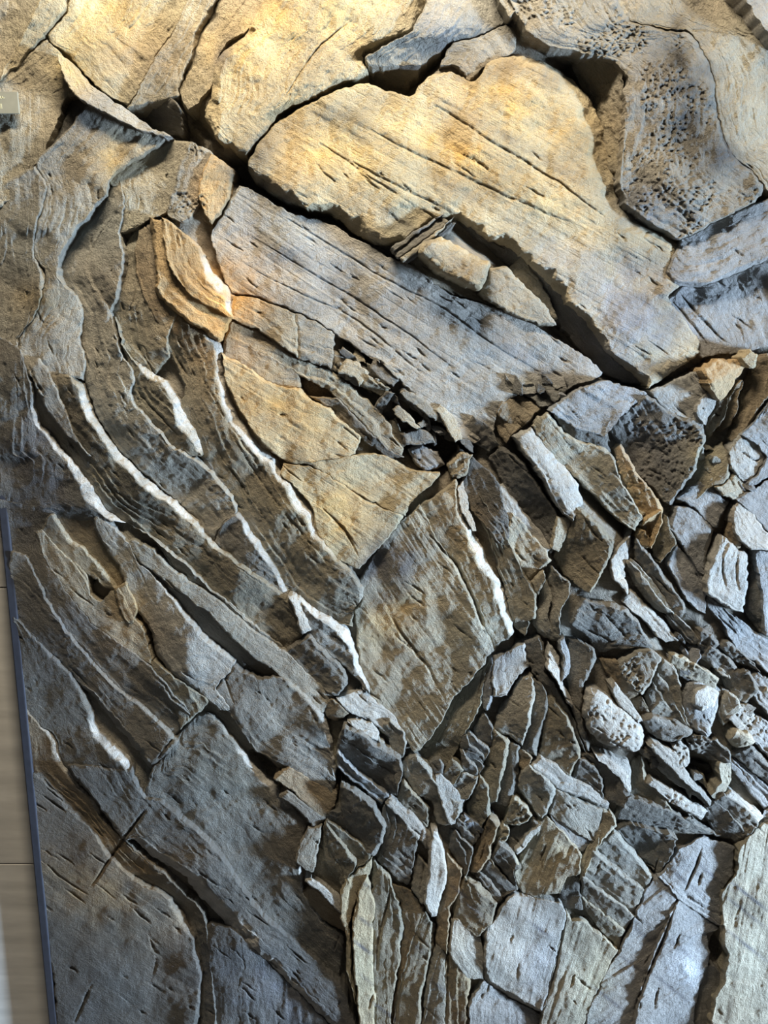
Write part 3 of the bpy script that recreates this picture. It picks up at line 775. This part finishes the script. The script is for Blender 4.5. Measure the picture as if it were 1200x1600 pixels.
px_edge = to_world(np.array([43.0]), np.array([1200.0]), 12.0)[0]
X_EDGE = float(to_world(np.array([50.0]), np.array([1200.0]), 14.0)[0][0])      # left border of the rock cast
Z_JOINT = float(to_world(np.array([12.0]), np.array([1350.0]), -WALL_Y / PH)[0][2])
BH, BW = 0.78, 1.16
zi = Z_JOINT - BH * math.ceil(Z_JOINT / BH)
row = 0
while zi < 4.6:
    z0, z1 = max(zi, 0.0), min(zi + BH, 4.6)
    if z1 - z0 > 0.05:
        x = -3.2 + (0.4 if row % 2 else 0.0) - BW
        while x < 3.2:
            x0, x1 = max(x, -3.2), min(x + BW, 3.2)
            if x1 - x0 > 0.05:
                box_mesh('stone_block', (x0 + .0015, WALL_Y, z0 + .0015), (x1 - .0015, WALL_Y + 0.05, z1 - .0015), STONE, wall, 0.002)
            x += BW
    zi += BH
    row += 1

# ------------------------------------------------------------------ the rock relief panel
root = bpy.data.objects.new('rock_relief_panel', None)
col.objects.link(root)
root.location = (0.0, 0.0, Z_LO)
root['label'] = 'large framed wall relief of folded grey and ochre rock layers'
root['category'] = 'wall relief'
PINV = Matrix.Translation((0, 0, -Z_LO))

TINT = []
for ln in TINTS.strip().splitlines():
    v = [float(q) for q in ln.split(',')]
    TINT.append((v[0], v[1], v[2], v[3], math.radians(v[4]), lin(v[5:8]), v[8]))
CRK = []
for ln in CRACKS.strip().splitlines():
    a, p = ln.split(';')
    w, d = [float(q) for q in a.split(',')]
    pts = np.array([[float(q) for q in s.split(',')] for s in p.split()])
    P, _ = resample(pts, max(8, int(np.hypot(*(pts[-1] - pts[0])) / 12)))
    P[:, 0] += 3.0 * fbm(P[:, 0] / 20, P[:, 1] / 20, 2, 31)
    P[:, 1] += 3.0 * fbm(P[:, 0] / 20, P[:, 1] / 20, 2, 37)
    CRK.append((w, d, P))

hair = random.Random(12)
for _ in range(420):                      # hairline fractures along the bedding
    hx, hy = hair.uniform(20, 1190), hair.uniform(230, 1590)
    if hx < 500:
        an = math.radians(90 - 45 * min(1, max(0, (hy - 350) / 500)) - 8) if hx < 330 else math.radians(38)
    elif hy > 1330 and hair.random() < 0.7:
        an = math.radians(-76)
    else:
        an = math.radians(36 if hy < 760 else 43)
    an += hair.uniform(-.16, .16)
    ln_ = hair.uniform(10, 46)
    tt = np.linspace(-.5, .5, 6)[:, None] * ln_
    P = np.array([hx, hy]) + tt * np.array([math.cos(an), math.sin(an)]) + np.array([[hair.uniform(-1.2, 1.2), hair.uniform(-1.2, 1.2)] for _ in range(6)])
    CRK.append((hair.uniform(0.9, 1.5), hair.uniform(1.5, 4.5), P))


def pigment(x, y, base):
    c = np.repeat(base[None, :], len(x), 0)
    brk = 1.0 + 1.1 * fbm(x / 26, y / 26, 3, 41)
    for (cx, cy, rx, ry, an, sc, st) in TINT:
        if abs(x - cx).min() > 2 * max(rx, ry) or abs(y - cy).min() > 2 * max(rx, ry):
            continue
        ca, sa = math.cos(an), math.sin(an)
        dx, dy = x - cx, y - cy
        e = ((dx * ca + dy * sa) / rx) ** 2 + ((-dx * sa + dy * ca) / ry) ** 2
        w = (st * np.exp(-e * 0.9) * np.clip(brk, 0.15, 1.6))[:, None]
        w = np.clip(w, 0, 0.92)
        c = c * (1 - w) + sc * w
    tone = 1.0 + 0.35 * fbm(x / 70, y / 70, 3, 47)
    warm = 0.10 * fbm(x / 90, y / 90, 2, 53)
    c = c * tone[:, None]
    c[:, 0] *= 1 + warm
    c[:, 2] *= 1 - warm
    return np.clip(c, 0.01, 0.95)


def crack_drop(x, y):
    out = np.zeros_like(x)
    x0, x1, y0, y1 = x.min() - 8, x.max() + 8, y.min() - 8, y.max() + 8
    for (w, d, P) in CRK:
        if P[:, 0].max() < x0 or P[:, 0].min() > x1 or P[:, 1].max() < y0 or P[:, 1].min() > y1:
            continue
        best = np.full_like(x, 1e9)
        par = np.zeros_like(x)
        ns = len(P) - 1
        for si, (a, b) in enumerate(zip(P[:-1], P[1:])):
            ab = b - a
            L2 = ab @ ab + 1e-9
            t = np.clip(((x - a[0]) * ab[0] + (y - a[1]) * ab[1]) / L2, 0, 1)
            d2 = (x - a[0] - t * ab[0]) ** 2 + (y - a[1] - t * ab[1]) ** 2
            nb = d2 < best
            best = np.where(nb, d2, best)
            par = np.where(nb, (si + t) / ns, par)
        tap = np.clip(4.5 * par * (1 - par), 0, 1) * (0.75 + 0.8 * vnoise(par * ns * 1.7, 0 * par, 91))
        ww = w * (0.55 + 0.45 * tap)
        out = np.maximum(out, d * tap * np.exp(-best / (ww * ww)))
    return out


STEP = 1.8
SAMPLES = []          # (x, y, h) of every bed, for the rock underneath
NAMES = {'slab': 'rock_slab', 'layer': 'rock_layer', 'fragment': 'rock_fragment', 'lamina': 'rock_lamina', 'block': 'rock_lamina', 'pebble': 'pebble'}
bed_no = [0]


def build_bed(kind, base, m, k, q, L, R, op):
    bed_no[0] += 1
    seed = bed_no[0]
    n0 = 64
    soft = kind in ('layer', 'pebble') or float(L[0][0]) < 500 or float(L[0][1]) < 560
    l, lenL = resample(L, n0, soft)
    r, lenR = resample(R, n0, soft)
    length = max(lenL, lenR, 4.0)
    wid = np.hypot(*(r - l).T)
    Wm = max(float(wid.mean()), 2.0)
    if k > 0 and float(L[0][0]) > 500 and float(L[0][1]) > 560 and 'uv' not in op:
        k = max(k, min(9.0 / Wm, 0.34) if float(L[0][1]) < 1340 else min(5.0 / Wm, 0.2))
    n = int(np.clip(math.ceil(length / STEP) + 1, 6, 700))
    l, _ = resample(L, n, soft)
    r, _ = resample(R, n, soft)
    gl, gr_ = (1.5, 1.5) if k < -0.15 else (4.0, 1.0)      # the low side runs on under its neighbour
    gl, gr_ = op.get('gl', gl), op.get('gr', gr_)
    d_ = (r - l)
    w_ = np.hypot(*d_.T)[:, None] + 1e-6
    l, r = l - d_ / w_ * np.minimum(gl, 0.3 * w_ + 0.3), r + d_ / w_ * np.minimum(gr_, 0.25 * w_ + 0.3)
    for ch in (l, r):
        e0, e1 = ch[0] - ch[1], ch[-1] - ch[-2]
        ch[0] += e0 / (np.hypot(*e0) + 1e-6) * 1.5
        ch[-1] += e1 / (np.hypot(*e1) + 1e-6) * 1.5
    W = np.hypot(*(r - l).T) + 1e-6
    nc = int(np.clip(math.ceil(float(np.percentile(W, 85)) / STEP), 4, 300))
    t = np.linspace(0, 1, nc + 1)
    e = min(0.9 / max(Wm, 4), 0.08)
    t = np.unique(np.concatenate([[0, e, 2.2 * e], t[(t > 2.6 * e) & (t < 1 - 2.6 * e)], [1 - 2.2 * e, 1 - e, 1]]))
    nc = len(t)
    T = t[None, :]
    X = l[:, 0:1] * (1 - T) + r[:, 0:1] * T
    Y = l[:, 1:2] * (1 - T) + r[:, 1:2] * T
    S = np.linspace(0, length, n)[:, None] + 0 * T
    D = W[:, None] * T
    X, Y = warp(X, Y)
    H = m + np.clip(k * (D - W[:, None] / 2), -45, 45) + q * (S - length / 2) + op.get('b', 0.0) * 4 * T * (1 - T)
    fs = (S / length)
    painted_lit = np.zeros_like(H)
    for key, dist in (('bL', D), ('bR', W[:, None] - D)):
        if key in op:
            ws, dr = op[key]
            w = np.interp(fs[:, 0], np.linspace(0, 1, len(ws)), ws)[:, None]
            w = np.minimum(w * np.clip(1.0 + (1.7 if len(ws) < 3 else 0.7) * fbm(S / 38, 0 * S, 2, seed), 0.12, 2), 0.6 * W[:, None]) + 1e-6
            q1 = np.clip(1 - dist / w, 0, 1)
            dd = dr * np.minimum(1.0, w / max(ws))
            H = H - dd * (q1 ** 1.25)
            if len(ws) > 2 and 'uv' not in op:                 # wide bevels painted paler, as if catching strong light
                painted_lit = np.maximum(painted_lit, np.clip(q1 * 4, 0, 1) * np.clip((w - 5) / 6, 0, 1))
    rr = min(op.get('r', 1.8 if soft else 1.1), 0.45 * Wm)
    de = np.minimum(np.minimum(D, W[:, None] - D), np.minimum(S, length - S))
    u = np.clip(1 - de / rr, 0, 1)
    H = H - rr * (1 - np.sqrt(np.clip(1 - u * u, 0, 1)))
    big = min(1.0, Wm / 40.0)
    st = op.get('st', 1.0)
    H = H + 9.0 * big * fbm(X / 75, Y / 75, 2, 3) + 1.8 * fbm(X / 17, Y / 17, 3, 13) * (0.5 + 0.5 * big)
    if 'uv' in op:
        an = math.radians(op['uv'])
        US, UD = X * math.cos(an) - Y * math.sin(an) * -1, -X * math.sin(an) + Y * math.cos(an)
    else:
        US, UD = S + 3.0 * seed, D + 3.0 * fbm(S / 120, D / 60, 2, seed)
    lam = fbm(US / 95, UD / 7.5, 3, seed + 2)
    H = H + st * (0.7 * lam + 0.6 * np.clip(np.abs(vnoise(US / 140, UD / 12, seed + 9)) * -6 + 0.6, 0, 1) * -1.4)
    if Wm > 17 and kind != 'pebble':
        per = (17.0 if kind == 'layer' else 21.0 if soft else 12.0) * (0.8 + 0.5 * ((seed * 37) % 11) / 10)
        ph = UD / per + 2.2 * fbm(US / 210, UD / 45, 2, seed + 21)
        saw = ph - np.floor(ph)
        if 'uv' in op:
            saw = 1 - saw
        saw = np.where(saw < 0.86, saw / 0.86, (1 - saw) / 0.14)
        msk = np.clip(0.05 + 2.6 * fbm(US / 120, UD / 25, 2, seed + 33), 0, 1)
        H = H + (2.3 * np.clip((Y - 250) / 200, 0.0, 1) if kind == 'layer' else 0.8 if 'uv' in op else 1.5) * op.get('sw', 1.0) * msk * (saw - 0.5)
    if op.get('pit'):
        pm = np.clip(fbm(X / 50, Y / 50, 2, 61) * 4 + 0.3, 0, 1)
        H = H - 2.4 * pm * np.clip(fbm(X / 4.2, Y / 4.2, 2, 67) * 2.2, 0, 1) + 1.6 * pm * fbm(X / 4, Y / 4, 1, 71)
    ef = 0.34 + 0.66 * np.clip((X - (50 + (Y - 1200) * 0.0975)) / 260, 0, 1)
    H = H * (1 - (1 - ef) * np.clip((Y - 600) / 250, 0, 1))
    x, y = X.ravel(), Y.ravel()
    H = (H.ravel() - crack_drop(x, y))
    H = np.maximum(H, 4.0)
    SAMPLES.append((x[::7], y[::7], H[::7]))
    co = to_world(x, y, H)
    idx = np.arange(n * nc).reshape(n, nc)
    f = np.stack([idx[:-1, :-1], idx[:-1, 1:], idx[1:, 1:], idx[1:, :-1]], -1).reshape(-1, 4)
    area = np.sum((np.roll(np.r_[x[idx[:, 0]], x[idx[::-1, -1]]], -1) * np.r_[y[idx[:, 0]], y[idx[::-1, -1]]]) - np.r_[x[idx[:, 0]], x[idx[::-1, -1]]] * np.roll(np.r_[y[idx[:, 0]], y[idx[::-1, -1]]], -1))
    flip = area < 0
    if flip:
        f = f[:, ::-1]
    # side walls down into the rock
    loop = np.concatenate([idx[0, :-1], idx[:-1, -1], idx[-1, :0:-1], idx[:0:-1, 0]])
    nl = len(loop)
    cx, cy = x.mean(), y.mean()
    rings, base_n = [], len(co)
    top = co[loop]
    jag = fbm(x[loop] / 7, y[loop] / 7, 2, 83)
    depth = np.clip(H[loop] * PH - 0.003, 0.003, 0.11)
    r1 = top.copy(); r1[:, 1] += depth * (0.35 + 0.2 * jag)
    r2 = top.copy(); r2[:, 1] += depth
    for rg, s in ((r1, 0.0022), (r2, 0.0)):
        rg[:, 0] += s * jag * 2
        rg[:, 2] += s * np.roll(jag, 5) * 2
    co = np.concatenate([co, top, r1, r2])
    a = base_n + np.arange(nl)
    b = np.roll(a, -1)
    wf = np.concatenate([np.stack([a + j * nl, a + (j + 1) * nl, b + (j + 1) * nl, b + j * nl], -1) for j in (0, 1)])
    if not flip:
        wf = wf[:, ::-1]
    f = np.concatenate([f, wf])
    smooth = np.ones(len(f), bool)
    us, ud = US.ravel() * PX, UD.ravel() * PX
    uv = np.stack([us, ud], 1)
    sk = np.arange(nl) * STEP * PX
    uvw = np.concatenate([np.stack([sk, np.full(nl, 0.5 + j * 0.02)], 1) for j in (0, 1, 2)])
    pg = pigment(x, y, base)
    fw = 0.75 * painted_lit.ravel()[:, None] * np.clip(0.9 + 0.9 * fbm(x / 14, y / 14, 2, 97), 0, 1)[:, None]
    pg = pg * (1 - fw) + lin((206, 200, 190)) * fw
    pg = np.concatenate([pg, pg[loop], pg[loop], pg[loop]])
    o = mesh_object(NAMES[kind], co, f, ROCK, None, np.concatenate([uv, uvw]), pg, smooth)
    o.parent = root
    o.matrix_parent_inverse = PINV
    if kind == 'pebble':
        o['label'] = 'rounded pebble set in the folded layers'
    return o


def parse_pts(s):
    return np.array([[float(v) for v in p.split(',')] for p in s.split()])


rnd = random.Random(3)
for ln in BEDS.strip().splitlines():
    ln = ln.strip()
    if not ln or ln.startswith('#'):
        continue
    p = ln.split(';')
    m, k, q = [float(v) for v in p[2].split(',')]
    L, R = parse_pts(p[3]), parse_pts(p[4])
    op = {}
    for tok in (p[5].split() if len(p) > 5 else []):
        key, val = tok.split('=')
        if key in ('bL', 'bR'):
            if ':' in val:
                a, d = val.split(':')
                op[key] = ([float(v) for v in a.split(',')], float(d))
            else:
                a, d = val.split(',')
                op[key] = ([float(a), float(a)], float(d))
        else:
            op[key] = float(val)
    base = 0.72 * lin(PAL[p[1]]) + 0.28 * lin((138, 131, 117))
    nl, nq = int(op.pop('lam', 0)), int(op.pop('cut', 0))
    if nl or nq:
        nn = nl or nq
        l, _ = resample(L, 24)
        r, _ = resample(R, 24)
        ed = np.cumsum([0] + [rnd.uniform(0.7, 1.3) for _ in range(nn)])
        ed = ed / ed[-1]
        Wt = float(np.hypot(*(r - l).T).mean())
        for i in range(nn):
            a, b = ed[i] + 0.012, ed[i + 1] - 0.012
            o2 = {kk: v for kk, v in op.items() if kk not in ('bL', 'bR')}
            mm = m + rnd.uniform(-6, 6)
            if nl:
                La, Ra = l * (1 - a) + r * a, l * (1 - b) + r * b
                mm += k * Wt * ((a + b) / 2 - 0.5)
            else:
                La, _ = resample(l[int(a * 23):int(math.ceil(b * 23)) + 1], 8)
                Ra, _ = resample(r[int(a * 23):int(math.ceil(b * 23)) + 1], 8)
            o2['r'] = 2.0
            build_bed('block', base * rnd.uniform(0.85, 1.15), mm, k + rnd.uniform(-.12, .12), q, La, Ra, o2)
    else:
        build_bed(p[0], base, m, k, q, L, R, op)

# loose angular chips wedged into the crushed zones: centre line, half width, count, level
CHIPS = (((535, 555), (735, 715), 20, 26, 44), ((1040, 1010), (1190, 1090), 24, 18, 47), ((1010, 1150), (1130, 1270), 22, 16, 48),
         ((1130, 1080), (1195, 1190), 20, 10, 47), ((690, 1130), (800, 1390), 22, 22, 46), ((560, 1120), (640, 1190), 12, 7, 46),
         ((990, 800), (1040, 860), 12, 6, 46), ((1095, 690), (1170, 770), 16, 8, 47), ((780, 600), (890, 610), 12, 8, 46))
for (p0, p1, hw, cnt, lev) in CHIPS:
    p0, p1 = np.array(p0, float), np.array(p1, float)
    nrm = np.array([-(p1 - p0)[1], (p1 - p0)[0]]) / np.hypot(*(p1 - p0))
    for _ in range(cnt):
        c = p0 + (p1 - p0) * rnd.random() + nrm * rnd.uniform(-hw, hw)
        an = math.radians(rnd.gauss(42, 22))
        u_, v_ = np.array([math.cos(an), math.sin(an)]), np.array([-math.sin(an), math.cos(an)])
        a, w = rnd.uniform(6, 15), rnd.uniform(3.0, 6.5)
        J = lambda s, t: c + u_ * a * (s + rnd.uniform(-.25, .25)) + v_ * w * (t + rnd.uniform(-.3, .3))
        Rr = np.array([J(-1, -.4), J(-.2, -1), J(.9, -.5)])
        Ll = np.array([J(-.8, .5), J(.1, 1), J(1, .3)])
        build_bed('fragment', lin(PAL[rnd.choice(('dk', 'dg', 'gr', 'tn', 'bg', 'dk'))]) * rnd.uniform(.85, 1.1), lev + rnd.uniform(-5, 7), rnd.uniform(-.25, .45), rnd.uniform(-.2, .2), Ll, Rr, {'r': 1.0})

# the continuous rock underneath, closing the joints between the beds and running on beyond them
gx = np.arange(X_EDGE, 1.30, 0.008)
gz = np.arange(Z_LO + 0.02, Z_HI - 0.02, 0.008)
GX, GZ = np.meshgrid(gx, gz)
C = 8.0
RW, RH = int(1760 / C), int(2400 / C)
ras = np.full((RH, RW), 1e9)
for (x, y, h) in SAMPLES:
    i = np.clip(((y + 400) / C).astype(int), 0, RH - 1)
    j = np.clip(((x + 160) / C).astype(int), 0, RW - 1)
    np.minimum.at(ras, (i, j), h)
known = ras < 1e8
fill = np.where(known, ras, 0.0)
for _ in range(60):
    w = known.astype(float)
    acc, cnt = np.zeros_like(fill), np.zeros_like(fill)
    for dy in (-1, 0, 1):
        for dx in (-1, 0, 1):
            acc += np.roll(np.roll(fill * w, dy, 0), dx, 1)
            cnt += np.roll(np.roll(w, dy, 0), dx, 1)
    new = (~known) & (cnt > 0)
    fill[new] = (acc / np.maximum(cnt, 1))[new]
    known = known | new
    if known.all():
        break
fill[~known] = 44.0
mn = fill.copy()
mn = np.min([np.roll(np.roll(mn, a, 0), b, 1) for a, b in ((0, 0), (1, 0), (-1, 0), (0, 1), (0, -1))], axis=0)
for _ in range(2):
    mn = np.mean([np.roll(np.roll(mn, a, 0), b, 1) for a in (-1, 0, 1) for b in (-1, 0, 1)], axis=0)
# deep open crevices
cyy, cxx = np.mgrid[0:RH, 0:RW]
cxx, cyy = cxx * C - 160 + C / 2, cyy * C - 400 + C / 2
for ln in CREVICES.strip().splitlines():
    w, dp = [float(q) for q in ln.split(';')[0].split(',')]
    P, ln_ = resample(np.array([[float(q) for q in s.split(',')] for s in ln.split(';')[1].split()]), 24)
    d2 = np.min([(cxx - p[0]) ** 2 + (cyy - p[1]) ** 2 for p in P], axis=0)
    mn = mn - dp * np.exp(-d2 / (w * w))


def project(x, y, z):
    dx, dy, dz = x - CAM.x, y - CAM.y, z - CAM.z
    fw = CP * dy - SP * dz
    up = SP * dy + CP * dz
    return 600 + F_PX * dx / fw, 800 - F_PX * up / fw


U, V = project(GX, -30 * PH, GZ)
fi = np.clip((V + 400) / C - 0.5, 0, RH - 1.01)
fj = np.clip((U + 160) / C - 0.5, 0, RW - 1.01)
i0, j0 = fi.astype(int), fj.astype(int)
a, b = fi - i0, fj - j0
HB = (mn[i0, j0] * (1 - a) * (1 - b) + mn[i0 + 1, j0] * a * (1 - b) + mn[i0, j0 + 1] * (1 - a) * b + mn[i0 + 1, j0 + 1] * a * b) - 7
out = np.clip(np.maximum.reduce([U - 1215, -U - 15, V - 1618, -V - 15]) / 30.0, 0, 1)
along, acr = U * 0.77 + V * 0.64, -U * 0.64 + V * 0.77
ridge = 22 * fbm(along / 210, acr / 34, 3, 77) + 10 * fbm(U / 60, V / 60, 3, 78)
HB = HB * (1 - out) + (46 + ridge) * out
HB = np.clip(HB + 3.5 * fbm(U / 14, V / 14, 3, 79), 3, 90)
edge = np.clip(np.minimum(GX - X_EDGE, GZ - gz[0]) / 0.03, 0, 1)
HB = HB * (0.35 + 0.65 * edge)
nz, nx = GX.shape
co = np.stack([GX, -HB * PH, GZ], -1).reshape(-1, 3)
idx = np.arange(nz * nx).reshape(nz, nx)
f = np.stack([idx[:-1, :-1], idx[:-1, 1:], idx[1:, 1:], idx[1:, :-1]], -1).reshape(-1, 4)
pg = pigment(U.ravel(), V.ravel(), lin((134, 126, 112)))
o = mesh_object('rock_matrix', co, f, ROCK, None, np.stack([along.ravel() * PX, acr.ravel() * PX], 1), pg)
o.parent = root
o.matrix_parent_inverse = PINV

# backing board and the dark metal frame around the cast
RAIL = 0.021
X_R = 1.30
box_mesh('backing_board', (X_EDGE + 0.004, 0.0, Z_LO + 0.01), (X_R, WALL_Y, Z_HI - 0.01), FRAME, root)
YF = -0.030
for lo, hi in (((X_EDGE - RAIL, YF, Z_LO), (X_EDGE, WALL_Y, Z_HI)), ((X_R, YF, Z_LO), (X_R + RAIL, WALL_Y, Z_HI)),
               ((X_EDGE, YF, Z_LO), (X_R, WALL_Y, Z_LO + RAIL)), ((X_EDGE, YF, Z_HI - RAIL), (X_R, WALL_Y, Z_HI))):
    rail = box_mesh('frame_rail', lo, hi, FRAME, root, 0.003)
    rail['label'] = 'dark metal frame rail around the rock'

# ------------------------------------------------------------------ the small caption plate fixed to the rock at the left
near = [(hh, (xx - 15) ** 2 + (yy - 165) ** 2) for (xa, ya, ha) in SAMPLES[:60] for xx, yy, hh in zip(xa, ya, ha) if abs(xx - 15) < 40 and abs(yy - 165) < 30]
h_rock = max(q[0] for q in near)
h_pl = h_rock + 9.0
pa = to_world(np.array([-48.0, 26.5, 30.0]), np.array([145.0, 143.0, 177.5]), h_pl)
x0, x1 = float(pa[0][0]), float(pa[2][0])
z1, z0 = float(pa[1][2]), float(pa[2][2])
yf = -h_pl * PH
plate = bpy.data.objects.new('caption_plate', None)
col.objects.link(plate)
plate.location = ((x0 + x1) / 2, yf, z0)
plate['label'] = 'small grey caption plate with pale lettering at the left of the relief'
plate['category'] = 'sign'
plate_face = box_mesh('plate', (x0, yf, z0), (x1, yf + 0.005, z1), PLATE, plate, 0.001)
for px_ in (x0 + 0.02, x1 - 0.03):
    box_mesh('mounting_pin', (px_, yf + 0.005, z0 + 0.02), (px_ + 0.008, -h_rock * PH - 0.0005, z0 + 0.028), FRAME, plate)


def stroke(u0, v0, u1, v1):
    p = to_world(np.array([u0, u1]), np.array([v0, v1]), h_pl)
    s = box_mesh('letter_stroke', (min(p[:, 0]), yf - 0.0006, min(p[:, 2])), (max(p[:, 0]), yf + 0.0004, max(p[:, 2])), PRINT)
    s.parent = plate_face


for s in ((0.2, 150.0, 1.0, 154.2), (0.2, 153.4, 2.4, 154.2), (3.4, 150.2, 4.2, 153.6), (3.4, 152.8, 7.4, 153.6),
          (0.4, 162.0, 1.3, 170.0), (2.2, 162.0, 3.2, 170.0)):
    stroke(*s)
